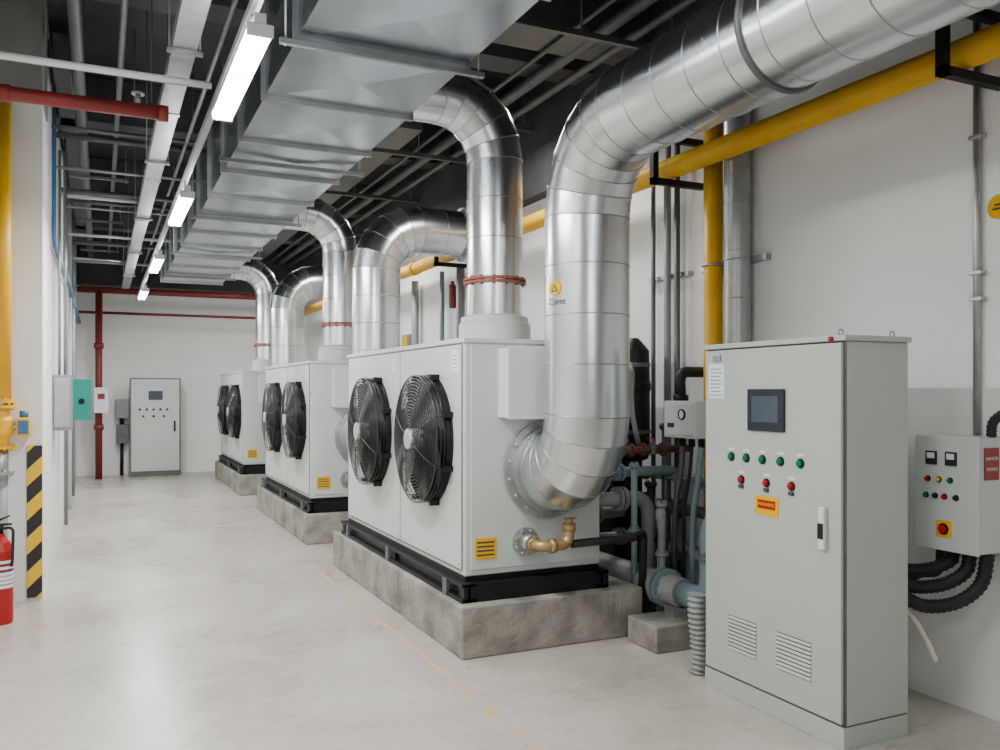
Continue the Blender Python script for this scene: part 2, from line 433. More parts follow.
for yy in (2.72, 0.6):
    mb = MB(); mb.ring((2.6, yy, 3.12), (0,1,0), .256, .012, 40, 6)
    mb.obj('pipe_clamp', 'dsteel', P1, label='dark steel strap around pipe')
    MB().cyl((2.6, yy, 3.37), (2.6, yy, 4.74), .008, n=8).obj('hanger_rod', 'steel', P1)
ang = math.radians(192)
def on_pipe(a_off, z, r):
    a = ang+a_off; return V(2.6+r*math.cos(a), 4.32+r*math.sin(a), z)
rs = .2535; zs = 2.195
lozenge = MB(); N = 24
pts = [on_pipe(.20*math.cos(2*math.pi*i/N), zs+.042*math.sin(2*math.pi*i/N), rs) for i in range(N)]
lozenge.v = [on_pipe(0, zs, rs)]+pts
for i in range(N): lozenge.f.append([0, 1+i, 1+(i+1) % N]); lozenge.sm.append(True)
st = lozenge.obj('warning_sticker', 'sticky', P1, label='round yellow warning sticker')
tri = MB(); a = [on_pipe(0, zs+.028, rs+.002), on_pipe(-.12, zs-.022, rs+.002), on_pipe(.12, zs-.022, rs+.002)]
b = [on_pipe(0, zs+.012, rs+.002), on_pipe(-.06, zs-.014, rs+.002), on_pipe(.06, zs-.014, rs+.002)]
tri.v = a+b
for i in range(3):
    j = (i+1) % 3; tri.f.append([i, j, 3+j, 3+i]); tri.sm.append(False)
tri.obj('sticker_triangle', 'ink', st)
cu = bpy.data.curves.new('pipe_lettering', 'FONT'); cu.body = 'Calret'; cu.size = .052; cu.align_x = 'CENTER'; cu.align_y = 'CENTER'
t = bpy.data.objects.new('tmp', cu); C.objects.link(t)
me = bpy.data.meshes.new_from_object(t.evaluated_get(bpy.context.evaluated_depsgraph_get())); bpy.data.objects.remove(t)
for v in me.vertices:
    q = on_pipe(v.co.x/rs+.06, 2.115+v.co.y, rs+.001); v.co = q-WL[st.name]
me.materials.clear(); me.materials.append(M['ink'])
o = bpy.data.objects.new('sticker_lettering', me); C.objects.link(o); o.parent = st

# ---------------------------------------------------------------- top pipes into duct
def top_pipe(dy):
    x, y = 2.5, 5.40+dy
    u = root('riser_pipe', (x, y, 1.935), 'aluminium clad riser bending from condenser top into duct', 'pipe', 'aluminium clad risers on unit tops')
    mb = MB(); mb.lathe((x, y, 1.936), (0,0,1), [(0, .255), (.13, .25), (.15, .235), (.18, .235), (.2, .19)], 40)
    mb.obj('riser_collar', 'unit', u, label='pale painted round collar')
    seamed([(x, y, 2.12), (x, y, 3.62), (1.827, y, 3.62)], [.42], 5, .195, .24, 'alum', u)
    mb = MB(); flange(mb, (x, y, 2.355), (0,0,1), .22, .014, 14, .008); flange(mb, (x, y, 2.378), (0,0,1), .22, .014, 14, .008)
    mb.obj('pipe_flange', 'rust', u, label='rusty orange bolted flange')
top_pipe(0); top_pipe(4.23); top_pipe(8.9)

# ---------------------------------------------------------------- rectangular duct
D = root('rectangular_duct', (1.35, 7, 3.375), 'long galvanised rectangular ventilation duct under ceiling', 'duct')
def creased(mb, a, b, c, d, out):
    m = (Vector(a)+Vector(b)+Vector(c)+Vector(d))/4+Vector(out); i = len(mb.v)
    mb.v += [Vector(a), Vector(b), Vector(c), Vector(d), m]
    for q in range(4): mb.f.append([i+q, i+(q+1) % 4, i+4]); mb.sm.append(False)
NS = 16; sp = (14.55+.4)/NS
ys = [-.4+sp*i for i in range(NS+1)]
for a, b in zip(ys[:-1], ys[1:]):
    mb = MB(); x0, x1, z0, z1, e = .896, 1.80, 3.375, 3.95, .018
    creased(mb, (x0,a,z0), (x1,a,z0), (x1,b,z0), (x0,b,z0), (0,0,-e))
    creased(mb, (x0,a,z1), (x1,a,z1), (x1,b,z1), (x0,b,z1), (0,0,e))
    creased(mb, (x0,a,z0), (x0,b,z0), (x0,b,z1), (x0,a,z1), (-e,0,0))
    creased(mb, (x1,a,z0), (x1,b,z0), (x1,b,z1), (x1,a,z1), (e,0,0))
    mb.obj('duct_section', 'galv', D)
MB().box(.896, 1.80, ys[-1]-.003, ys[-1]+.003, 3.375, 3.95).obj('duct_end_cap', 'galv', D)
for yy in ys:
    mb = MB(); h = .026
    for s in (-.010, .010):
        a, b = yy+s-.006, yy+s+.006
        mb.box(.896-h, 1.80+h, a, b, 3.375-h, 3.375); mb.box(.896-h, 1.80+h, a, b, 3.95, 3.95+h)
        mb.box(.896-h, .896, a, b, 3.375, 3.95); mb.box(1.80, 1.80+h, a, b, 3.375, 3.95)
    mb.obj('duct_flange', 'steel', D)
for yy in (5.40, 9.63, 14.3): MB().box(1.80, 1.826, yy-.22, yy+.22, 3.395, 3.845).obj('duct_spigot', 'steel', D)
for yy in (1.9, 4.25, 6.6, 8.9, 11.3, 13.6):
    for x in (.83, 1.87): MB().cyl((x, yy, 3.31), (x, yy, 4.745), .006, n=8).obj('threaded_rod', 'msteel', D)
    MB().box(.80, 1.90, yy-.015, yy+.015, 3.318, 3.346).obj('strut_bar', 'msteel', D, label='zinc strut trapeze bar')

# ---------------------------------------------------------------- lights
def lamp(y0):
    x = .61
    f = root('fluorescent_lamp', (x, y0+.6, 3.10), 'glowing twin-tube fluorescent batten hanging under strut', 'ceiling light', 'fluorescent battens')
    MB().box(x-.025, x+.025, y0, y0+1.24, 3.150, 3.195).obj('lamp_housing', 'white', f, .004, label='slim white steel batten')
    for dx in (-.028, .028):
        MB().cyl((x+dx, y0+.02, 3.12), (x+dx, y0+1.22, 3.12), .026, n=14).obj('lamp_tube', 'tube', f, label='glowing white tube')
    for ya in (y0-.004, y0+1.222): MB().box(x-.056, x+.056, ya, ya+.018, 3.094, 3.15).obj('end_cap', 'white', f, .006)
    for yy in (y0+.2, y0+1.0):
        MB().cyl((x, yy, 3.19), (x, yy, 3.265), .006, n=8).obj('hanger_rod', 'steel', f)
for y0 in (3.66, 6.95, 10.3, 13.7): lamp(y0)
MB().box(.59, .631, -1, 17.1, 3.266, 3.306).obj('strut_channel', 'steel', label='long zinc strut channel carrying the lamps', cat='strut channel')
T = root('cable_trunking', (.42, 9, 3.5), 'galvanised cable trunking running along the aisle', 'cable tray')
MB().box(.36, .49, -1, 17.1, 3.5, 3.58).obj('trunking_body', 'steel', T, .003)
yy = 0.2
while yy < 17: MB().box(.355, .495, yy, yy+.05, 3.494, 3.585).obj('trunking_coupler', 'seam', T); yy += 2.0
for yy in (2.5, 5, 7.5, 10, 12.5, 15):
    for x in (.345, .505): MB().cyl((x, yy, 3.48), (x, yy, 4.745), .005, n=8).obj('threaded_rod', 'msteel', T)
    MB().box(.33, .52, yy-.015, yy+.015, 3.47, 3.493).obj('strut_bar', 'msteel', T)

# ---------------------------------------------------------------- overhead cross services
def xpipe(name, y, z, r, m, x0, x1, label, cat='pipe', group=None):
    return MB().cyl((x0, y, z), (x1, y, z), r, n=16).obj(name, m, label=label, cat=cat, group=group)
rp = root('sprinkler_pipe', (0, 5.9, 3.36), 'red sprinkler branch pipe crossing above the aisle', 'pipe')
MB().cyl((-1.48, 5.9, 3.40), (.40, 5.9, 3.40), .044).obj('pipe_run', 'red', rp)
for x in (-.52, .37): MB().cyl((x-.03, 5.9, 3.40), (x+.03, 5.9, 3.40), .052).obj('coupling', 'red', rp)
mb = MB().cyl((.22, 5.9, 3.44), (.22, 5.9, 3.50), .016).cyl((.22, 5.9, 3.50), (.22, 5.9, 3.515), .04)
mb.obj('sprinkler_head', 'steel', rp, label='upright steel sprinkler head')
for x in (-.3, .30): MB().cyl((x, 5.9, 3.44), (x, 5.9, 4.745), .005, n=8).obj('hanger_rod', 'dsteel', rp)
xpipe('conduit', 5.3, 3.42, .02, 'white', -1.48, .60, 'white conduit crossing above the aisle', 'conduit')
xpipe('conduit', 5.45, 3.46, .014, 'msteel', -1.48, .60, 'thin steel conduit crossing above the aisle', 'conduit')
smooth_tube(MB(), [(-.55, 5.3, 3.45), (-.55, 5.3, 3.9), (-.62, 5.3, 4.74)], .022, .05).obj('conduit', 'white', label='white conduit rising to ceiling', cat='conduit')
for y, z, r, m, x1 in ((8.3, 3.9, .02, 'dsteel', .86), (8.6, 3.62, .014, 'msteel', .86), (9.0, 4.02, .03, 'dsteel', .86), (9.9, 3.64, .022, 'white', .36), (10.4, 3.8, .03, 'dsteel', .86), (11.0, 3.74, .014, 'msteel', .86), (11.7, 3.95, .025, 'dsteel', .86), (12.3, 3.64, .020, 'white', .86), (13.3, 3.7, .03, 'dsteel', .86), (14.2, 3.6, .016, 'steel', .36), (15.2, 3.7, .024, 'msteel', .86)):
    xpipe('conduit', y, z, r, m, -.38, x1, 'conduit crossing above the aisle between services', 'conduit', 'cross conduits')
for y, z in ((1.6, 4.08), (2.9, 4.1), (3.9, 4.12), (4.95, 4.0), (7.3, 4.12), (8.2, 4.0), (10.6, 4.1), (13.2, 4.1)):
    mb = MB().box(1.95, 3.79, y, y+.04, z, z+.04)
    for x in (2.1, 2.95, 3.7): mb.cyl((x, y+.02, z), (x, y+.02, 4.745), .007, n=8)
    mb.obj('ceiling_strut', 'dsteel', label='dull strut on hanger rods under ceiling', cat='strut channel', group='ceiling struts')
for x, z, r, m in ((3.3, 4.22, .05, 'dsteel'), (3.05, 4.18, .018, 'dsteel'), (3.52, 4.19, .035, 'dsteel'), (2.25, 4.22, .05, 'dsteel'), (-.15, 4.1, .045, 'dsteel'), (.15, 4.2, .025, 'msteel'), (.72, 3.9, .016, 'msteel')):
    MB().cyl((x, -2, z), (x, 17.65, z), r, n=16).obj('ceiling_pipe', m, label='service pipe running under dark ceiling', cat='pipe', group='ceiling service pipes')
for x0, x1, y0, y1, z0, z1, m in ((2.45, 3.79, 5.35, 5.75, 4.2, 4.5, 'dsteel'), (2.0, 3.1, 3.3, 3.6, 4.3, 4.55, 'dsteel'), (2.0, 3.79, 7.7, 8.0, 4.3, 4.55, 'dsteel')):
    MB().box(x0, x1, y0, y1, z0, z1).obj('ceiling_duct', m, bevel=.004, label='dark cross duct tight under the ceiling', cat='duct', group='dark cross ducts')
MB().box(2.6, 2.95, 8.1, 17.2, 4.24, 4.5).obj('ceiling_duct', 'dsteel', bevel=.004, label='dark square duct tight under the ceiling', cat='duct')
MB().box(-.36, -.22, 8.0, 17.2, 4.3, 4.6).obj('ceiling_duct', 'dsteel', bevel=.004, label='dark narrow duct beside the aisle wall', cat='duct')
for y in (8.0, 10.7, 13.4, 16.2):
    h = root('pipe_hanger', (0, y, 3.85), 'strut trapeze hanger with rods above the aisle', 'pipe hanger', 'aisle pipe hangers')
    MB().box(-.3, .3, y-.015, y+.015, 4.02, 4.05).obj('strut_bar', 'msteel', h)
    for x in (-.20, .27): MB().cyl((x, y, 4.0), (x, y, 4.745), .006, n=8).obj('threaded_rod', 'msteel', h)
r1 = root('red_pipe', (1, 17.3, 3.4), 'dark red fire main crossing below the end beam', 'pipe')
MB().cyl((-.38, 17.3, 3.48), (3.8, 17.3, 3.48), .06).obj('pipe_run', 'dred', r1)
MB().cyl((-.02, 17.3, 0), (-.02, 17.3, 3.48), .06).obj('drop_pipe', 'dred', r1)
for z in (.9, 2.4): MB().cyl((-.02, 17.3, z), (-.02, 17.3, z+.1), .085).obj('coupling', 'dred', r1)
MB().box(-.10, .14, 17.05, 17.235, 1.22, 1.68).obj('meter_box', 'white', r1, .006, label='white meter box clamped to pipe')
MB().box(-.04, .08, 17.04, 17.05, 1.47, 1.57).obj('meter_display', 'dred', r1)
MB().cyl((-.38, 17.5, 3.08), (3.6, 17.5, 3.08), .026).obj('red_pipe', 'dred', label='thin dark red pipe along the end wall', cat='pipe')

# ---------------------------------------------------------------- yellow gas pipes
yp = root('gas_pipe', (3.70, 7, 3.15), 'long yellow gas pipe along the white wall', 'pipe')
MB().cyl((3.70, -2, 3.20), (3.70, 17.1, 3.20), .075, n=24).obj('pipe_run', 'yellow', yp)
for y in (2.2, 6.2, 10.4, 14.4):
    MB().cyl((3.70, y, 3.20), (3.70, y+.14, 3.20), .086, n=24).obj('coupling', 'yellow', yp)
for y in (2.66, 4.92, 9.2):
    mb = MB()
    for z in (3.06, 3.37): mb.box(3.50, 3.949, y, y+.045, z, z+.045)
    mb.box(3.50, 3.545, y, y+.045, 3.06, 3.415)
    mb.obj('pipe_support', 'black', yp, label='black angle steel support frame')
yv = root('gas_riser', (3.80, 4.72, 0), 'yellow vertical gas pipe clamped to the wall', 'pipe')
MB().cyl((3.86, 4.72, .02), (3.86, 4.72, 3.49), .066, n=24).cyl((3.86, 4.72, .0), (3.86, 4.72, .03), .085).obj('pipe_run', 'yellow', yv)
for z in (.9, 2.46):
    mb = MB().box(3.90, 3.949, 4.62, 4.92, z, z+.04).ring((3.86, 4.72, z+.02), (0,0,1), .072, .010, 24, 6)
    mb.obj('pipe_bracket', 'steel', yv, label='steel strut with pipe clamp')
sv = root('steel_riser', (3.84, 4.46, 0), 'jointed steel vertical pipe beside yellow riser', 'pipe')
seamed([(3.85, 4.46, 0), (3.85, 4.46, 3.49)], [], 2, .088, .3, 'steel', sv, h=.004)
for z in (.9, 2.46):
    mb = MB().box(3.90, 3.947, 4.25, 4.615, z, z+.04).ring((3.85, 4.46, z+.02), (0,0,1), .092, .006, 24, 6)
    mb.obj('pipe_bracket', 'steel', sv, label='steel strut with pipe clamp')
wcs = root('wall_conduit', (3.87, 5.28, 0), 'three thin vertical conduits on white wall', 'conduit')
MB().box(3.90, 3.949, 5.05, 5.55, 2.46, 2.49).obj('strut_bar', 'steel', wcs)
for y, r, m in ((5.14, .022, 'dsteel'), (5.26, .028, 'greypipe'), (5.44, .018, 'dsteel')):
    MB().cyl((3.87, y, 0), (3.87, y, 3.49), r, n=12).obj('conduit_run', m, wcs)
for y, r, m, z0, z1 in ((9.3, .05, 'greypipe', 0, 3.1), (9.9, .03, 'bluegrey', 0, 3.1), (10.9, .05, 'greypipe', 0, 3.1), (12.4, .03, 'yellow', 0, 3.12)):
    MB().cyl((3.86, y, z0), (3.86, y, z1), r, n=14).obj('wall_pipe', m, label='vertical service pipe on white wall', cat='pipe')
mb = MB().lathe((3.88, 9.6, 2.62), (0,0,1), [(0,0), (0,.045), (.26,.045), (.30,.02), (.33,.02), (.33,0)], 20)
mb.box(3.90, 3.949, 9.58, 9.62, 2.7, 2.74).obj('alarm_fitting', 'dred', label='small dark red alarm fitting on white wall', cat='alarm')
b = root('switch_box', (3.9, 11.3, 2.1), 'small grey switch box on wall', 'electrical box')
MB().box(3.85, 3.949, 11.15, 11.45, 2.1, 2.4).obj('box_body', 'greypipe', b, .006)
MB().box(3.84, 3.85, 11.18, 11.42, 2.13, 2.37).obj('box_cover', 'sticky', b)

# ---------------------------------------------------------------- main control cabinet
def knob(parent, x, y, z, m, big=1.0):
    MB().lathe((x, y, z), (-1,0,0), [(0, .021*big), (.006, .020*big), (.006, .014*big)], 20).obj('bezel_ring', 'black', parent)
    MB().lathe((x, y, z), (-1,0,0), [(.004, .0145*big), (.016, .014*big), (.019, .010*big), (.020, 0)], 20).obj('button', m, parent, label=M[m].name.replace('_', ' '))
cab = root('control_cabinet', (3.21, 3.25, 0), 'tall pale grey-green control cabinet with buttons and display', 'electrical cabinet')
MB().box(3.0, 3.41, 2.775, 3.737, .0, .097).obj('cabinet_plinth', 'cab', cab, .003)
MB().box(3.005, 3.405, 2.78, 3.73, .094, .104).obj('plinth_gap', 'dsteel', cab)
MB().box(3.02, 3.41, 2.775, 3.737, .104, 1.83).obj('cabinet_body', 'cab', cab, .006)
MB().box(2.995, 3.42, 2.762, 3.745, 1.83, 1.856).obj('cabinet_top', 'cab', cab, .004)
door = MB().box(2.998, 3.018, 2.79, 3.73, .108, 1.822).obj('cabinet_door', 'cab', cab, .005)
MB().box(3.016, 3.0205, 2.777, 3.735, .10, 1.83).obj('door_gap', 'dsteel', cab)
MB().box(2.984, 2.998, 3.13, 3.385, 1.405, 1.615).obj('display', 'bezel', door, .004, label='dark framed operator display')
MB().box(2.982, 2.984, 3.165, 3.35, 1.45, 1.58).obj('display_glass', 'screen', door)
for y in (3.517, 3.403, 3.286, 3.162, 3.032):
    knob(door, 2.998, y, 1.262, 'green', 1.15)
    MB().box(2.9965, 2.998, y-.022, y+.022, 1.295, 1.308).obj('button_label', 'white', door)
for y in (3.44, 3.258, 3.089):
    knob(door, 2.998, y, 1.148, 'redb', 1.1)
    MB().box(2.9965, 2.998, y-.022, y+.022, 1.18, 1.193).obj('button_label', 'white', door)
    MB().box(2.988, 2.998, y-.015, y+.015, 1.105, 1.122).obj('selector_base', 'ink', door)
MB().box(2.995, 2.998, 3.175, 3.34, .985, 1.08).obj('warning_plate', 'sticky', door, label='yellow plate with dark red warning print')
MB().box(2.9946, 2.995, 3.195, 3.32, 1.018, 1.062).obj('plate_panel', 'inkred', door)
text('plate_lettering', 'WARNING', .024, (2.9940, 3.258, 1.040), '-X', 'sticky', door)
MB().box(2.9955, 2.998, 3.575, 3.70, 1.565, 1.75).obj('notice_sheet', 'paper', door, label='pale blue printed notice')
mb = MB()
for i in range(8): mb.box(2.9948, 2.9955, 3.59+.01*(i % 3), 3.685, 1.58+.02*i, 1.586+.02*i)
mb.obj('notice_print', 'bluegrey', door)
MB().box(2.990, 2.998, 3.60, 3.66, 1.765, 1.795).obj('badge', 'greypipe', door)
MB().box(2.975, 2.998, 2.868, 2.905, .88, 1.075).obj('door_handle', 'white', door, .006, label='pale swing handle with black lock')
MB().box(2.968, 2.975, 2.873, 2.900, .93, 1.00).obj('lock', 'black', door)
for ya, yb, za, zb in ((3.33, 3.545, .25, .43), (2.965, 3.19, .25, .43)):
    mb = MB(); n = 9
    for i in range(n):
        z = za+(zb-za)*i/n
        mb.poly([(2.998, ya, z), (2.990, ya, z+.004), (2.998, ya, z+.015)], (0, yb-ya, 0))
    mb.obj('vent_louvre', 'cab', door)
    mb = MB()
    for i in range(n):
        z = za+(zb-za)*i/n; mb.box(2.9972, 2.9985, ya, yb, z+.015, z+.0195)
    mb.obj('vent_slot', 'dsteel', door)
for x in (3.05, 3.38): MB().ring((x, 2.84, 1.872), (0,1,0), .014, .004, 16, 6).obj('lifting_eye', 'steel', cab)
MB().lathe((2.990, 2.84, 1.84), (-1,0,0), [(-.003, .012), (.008, .011), (.009, 0)], 14).obj('indicator', 'redb', cab)

# ---------------------------------------------------------------- small wall control box
sb = root('wall_control_box', (3.8, 2.77, .84), 'small pale grey control box with meters and red stop button', 'electrical box')
MB().box(3.672, 3.947, 2.605, 2.93, .845, 1.385).obj('box_body', 'unit', sb, .006)
fd = MB().box(3.652, 3.671, 2.60, 2.935, .84, 1.39).obj('box_door', 'unit', sb, .005)
for y in (2.84, 2.735):
    MB().box(3.644, 3.652, y-.03, y+.03, 1.25, 1.315).obj('meter', 'bezel', fd, .002)
    MB().box(3.6425, 3.644, y-.020, y+.020, 1.28, 1.307).obj('meter_face', 'white', fd)
for i, y in enumerate((2.86, 2.80, 2.74)): knob(fd, 3.652, y, 1.18, ('redb', 'sticky', 'green')[i], .7)
for i, y in enumerate((2.87, 2.82, 2.77, 2.71)): knob(fd, 3.652, y, 1.10, ('green', 'black', 'redb', 'black')[i], .7)
MB().box(3.649, 3.652, 2.735, 2.815, .905, .985).obj('stop_plate', 'sticky', fd)
knob(fd, 3.649, 2.775, .945, 'redb', 1.35)
MB().box(3.70, 3.80, 2.5995, 2.605, 1.19, 1.34).obj('warning_plate', 'red', sb, label='dark red warning plate')
for body, z in (('DANGER', 1.29), ('POWER', 1.24)): text('plate_lettering', body, .022, (3.75, 2.5985, z), '-Y', 'cream', sb)
wc = root('wall_conduit', (3.92, 2.80, 1.39), 'slim steel conduit dropping to wall control box', 'conduit')
MB().cyl((3.925, 2.80, 1.387), (3.925, 2.80, 3.5), .018, n=12).obj('conduit_run', 'steel', wc)
for z in (2.05, 2.18, 2.85): MB().box(3.905, 3.949, 2.765, 2.835, z, z+.02).obj('conduit_clip', 'steel', wc, .003)
def hose(pts, r, m, label, name='flexible_hose', cat='hose', group=None, ribs=True, parent=None):
    P = [Vector(p) for p in pts]; P = [P[0]*2-P[1]]+P+[P[-1]*2-P[-2]]; out = []
    for i in range(1, len(P)-2):
        for k in range(14):
            t = k/14; a, b, c, d = P[i-1], P[i], P[i+1], P[i+2]
            out.append(.5*((2*b)+(c-a)*t+(2*a-5*b+4*c-d)*t*t+(3*b-a-3*c+d)*t**3))
    out.append(P[-2])
    mb = MB()
    if ribs:
        pp, rr = [], []
        L = [0]
        for a, b in zip(out[:-1], out[1:]): L.append(L[-1]+(b-a).length)
        step = r*.38; s = 0; j = 0; q = 0
        while s < L[-1]:
            while j < len(L)-2 and L[j+1] < s: j += 1
            f = (s-L[j])/max(1e-9, L[j+1]-L[j]); pp.append(out[j].lerp(out[j+1], min(1, f))); rr.append(r if q % 2 else r*.84); q += 1; s += step
        mb.sweep(pp, rr, 14)
    else: mb.sweep(out, r, 12)
    return mb.obj(name, m, parent, label=label, cat=cat, group=group)
for i, (dy, dz) in enumerate(((0, 0), (.07, .08), (.14, .15))):
    hose([(3.425, 2.83+dy*.9, .64+dz), (3.54, 2.79+dy*.9, .585+dz), (3.68, 2.73+dy, .60+dz*.9), (3.77, 2.67+dy*1.1, .69+dz*.6), (3.80, 2.655+dy*1.3, .842)], .034, 'rubber', 'thick black ribbed hose between cabinet and wall box', group='black hoses at wall box')
MB().cyl((3.405, 2.83, .645), (3.44, 2.82, .637), .05).obj('cable_gland', 'black', cab)
hose([(3.425, 2.86, .60), (3.50, 2.83, .53), (3.56, 2.80, .42), (3.60, 2.78, .32)], .014, 'cream', 'cream cable end hanging beside cabinet', 'loose_cable', 'cable', ribs=False)
hose([(3.80, 2.64, 1.39), (3.80, 2.62, 1.47), (3.83, 2.52, 1.52), (3.90, 2.3, 1.53)], .024, 'rubber', 'black hose entering top of wall control box')
hose([(3.90, 3.35, 0), (3.88, 3.30, .3), (3.86, 3.12, .62), (3.82, 2.94, .70), (3.80, 2.90, .842)], .024, 'rubber', 'black cable sweeping from floor to wall box', 'cable', 'cable', ribs=False)
s = root('wall_sign', (3.94, 2.70, 2.45), 'round yellow warning sign below white plate', 'sign')
MB().lathe((3.948, 2.70, 2.50), (-1,0,0), [(0, .06), (.004, .06), (.004, 0)], 28).obj('sign_disc', 'sticky', s)
MB().box(3.943, 3.948, 2.60, 2.70, 2.62, 2.72).obj('sign_plate', 'paper', s)
MB().box(3.940, 3.944, 2.67, 2.73, 2.485, 2.495).box(3.940, 3.944, 2.68, 2.72, 2.505, 2.515).obj('sign_symbol', 'ink', s)

# ---------------------------------------------------------------- pipework between unit and cabinet
MB().box(3.07, 3.70, 4.28, 4.60, 0, .165).obj('concrete_block', 'conc', bevel=.01, label='low concrete block under floor pipe', cat='plinth')
fp = root('floor_pipe', (3.4, 4.9, .2), 'wide grey pipe joining blue-grey elbow near floor', 'pipe')
MB().cyl((3.38, 6.6, .31), (3.38, 4.42, .31), .095, n=24).obj('pipe_run', 'greypipe', fp)
mb = MB(); smooth_tube(mb, [(3.38, 4.44, .31), (3.38, 4.14, .31), (3.38, 4.14, .75), (3.5, 4.08, 1.0)], .078, .15, 10, 24); mb.obj('elbow', 'bluegrey', fp, label='blue-grey painted elbow')
mb = MB(); flange(mb, (3.38, 4.64, .31), (0,1,0), .125, .025, 8, .01); flange(mb, (3.38, 4.59, .31), (0,1,0), .125, .025, 8, .01); mb.obj('coupling', 'bluegrey', fp)
mb = MB(); flange(mb, (3.38, 4.14, .60), (0,0,1), .115, .025, 8, .01); mb.obj('coupling', 'dsteel', fp)
MB().box(3.30, 3.46, 4.42, 4.52, .165, .23).obj('pipe_saddle', 'steel', fp)
mb = MB(); pts, rr = [], []
for i in range(61):
    pts.append((3.09+.012*math.sin(i*.09), 3.90, i*.0075)); rr.append(.052+.009*math.cos(i*math.pi/2))
mb.sweep(pts, rr, 20); mb.obj('bellows_hose', 'greypipe', label='finely ribbed grey flexible hose standing on floor', cat='hose')
jb = root('junction_box', (3.6, 4.72, 1.29), 'pale grey junction box with dial gauge fed by black hose', 'electrical box')
MB().box(3.53, 3.74, 4.50, 4.84, 1.29, 1.54).obj('box_body', 'box', jb, .008)
MB().box(3.52, 3.53, 4.52, 4.82, 1.31, 1.52).obj('box_cover', 'box', jb, .004)
MB().lathe((3.52, 4.62, 1.45), (-1,0,0), [(0,.035), (.012,.035), (.012,.028)], 20).obj('gauge_ring', 'black', jb)
MB().lathe((3.512, 4.62, 1.45), (-1,0,0), [(0,.028), (.002,0)], 20).obj('gauge_face', 'white', jb)
MB().box(3.516, 3.52, 4.71, 4.78, 1.36, 1.39).obj('box_label', 'ink', jb)
for y in (4.56, 4.66, 4.76): MB().cyl((3.63, y, 1.23), (3.63, y, 1.29), .022).obj('cable_gland', 'black', jb)
smooth_tube(MB(), [(3.94, 4.86, 1.74), (3.63, 4.80, 1.74), (3.63, 4.78, 1.54)], .038, .08, 8, 16).obj('inlet_hose', 'rubber', jb, label='black hose hooking over into box top')
MB().cyl((3.63, 4.78, 1.535), (3.63, 4.78, 1.58), .052).obj('hose_collar', 'black', jb)
for i, y in enumerate((4.56, 4.66, 4.76)):
    hose([(3.63, y, 1.24), (3.62, y+.01, 1.05), (3.60, y+.04, .80), (3.62, y+.08, .45), (3.64, y+.09, .1), (3.64, y+.09, .0)], (.022, .012, .020)[i], ('bluegrey', 'rubber', 'dsteel')[i], None, 'cable_drop', None, ribs=False, parent=jb)
vl = root('valve_line', (3.3, 4.9, 1.15), 'rust-brown horizontal pipe run with bolted valves', 'pipe valve')
MB().cyl((3.02, 4.90, 1.20), (3.80, 4.90, 1.20), .026).obj('pipe_run', 'brown', vl)
for x in (3.14, 3.30, 3.40, 3.56):
    mb = MB(); flange(mb, (x, 4.90, 1.20), (1,0,0), .046, .014, 6, .006); mb.obj('pipe_flange', 'brown', vl)
for x in (3.22, 3.48):
    MB().lathe((x, 4.90, 1.20), (0,0,1), [(-.04,.015), (-.03,.034), (.03,.034), (.05,.014), (.08,.008), (.08,0)], 20).obj('valve_body', 'dsteel', vl)
    MB().box(x-.05, x+.02, 4.894, 4.906, 1.275, 1.284).obj('valve_lever', 'redb', vl)
pm = root('pipe_manifold', (3.4, 5.1, 0), 'dense grey and black flanged pipework beside the condenser', 'pipework')
mb = MB().lathe((3.56, 5.95, .0), (0,0,1), [(0,.14), (.12,.14), (.16,.12), (.20,.08), (.26,.13), (.42,.14), (.46,.10), (.50,.12), (.92,.12), (.94,.13), (1.04,.12), (1.06,0)], 28)
mb.obj('pump', 'dsteel', pm, label='dark vertical pump with motor')
mb = MB().lathe((3.50, 5.16, 0), (0,0,1), [(0,.06), (1.10,.06), (1.12,.10), (1.16,.115), (1.60,.115), (1.62,.122), (1.66,.122), (1.68,.115), (1.90,.11), (1.96,.06), (1.99,.03), (1.99,0)], 28)
mb.obj('dark_vessel', 'black', pm, label='tall black cylindrical vessel on stand')
for z, r in ((1.3, .117), (1.78, .114)):
    MB().lathe((3.50, 5.16, z), (0,0,1), [(0,r), (.0,r+.004), (.03,r+.004), (.03,r)], 28).obj('vessel_band', 'dsteel', pm)
MB().box(3.42, 3.60, 5.30, 5.6, 0, 1.96).obj('pedestal_box', 'black', pm, .006)
hose([(3.40, 5.06, 1.80), (3.37, 4.99, 1.72), (3.345, 4.96, 1.60), (3.345, 4.95, 1.46), (3.38, 4.96, 1.32), (3.43, 5.0, 1.24)], .018, 'greypipe', None, 'curved_hose', None, ribs=False, parent=pm)
for a, b_, m, r in (((3.02, 5.3, .72), (3.75, 5.3, .72), 'greypipe', .045),
                      ((3.02, 4.98, .60), (3.68, 4.98, .60), 'dsteel', .035),
                      ((3.02, 4.98, .86), (3.50, 4.98, .86), 'greypipe', .05),
                      ((3.02, 5.0, 1.04), (3.80, 5.0, 1.04), 'bluegrey', .035)):
    mb = MB(); smooth_tube(mb, [a, b_, (b_[0], b_[1], 0)], r, .12, 8, 18)
    flange(mb, (a[0]+.22, a[1], a[2]), (1,0,0), r*1.7, .018, 6, .007); flange(mb, (a[0]+.26, a[1], a[2]), (1,0,0), r*1.7, .018, 6, .007)
    mb.obj('branch_pipe', m, pm)
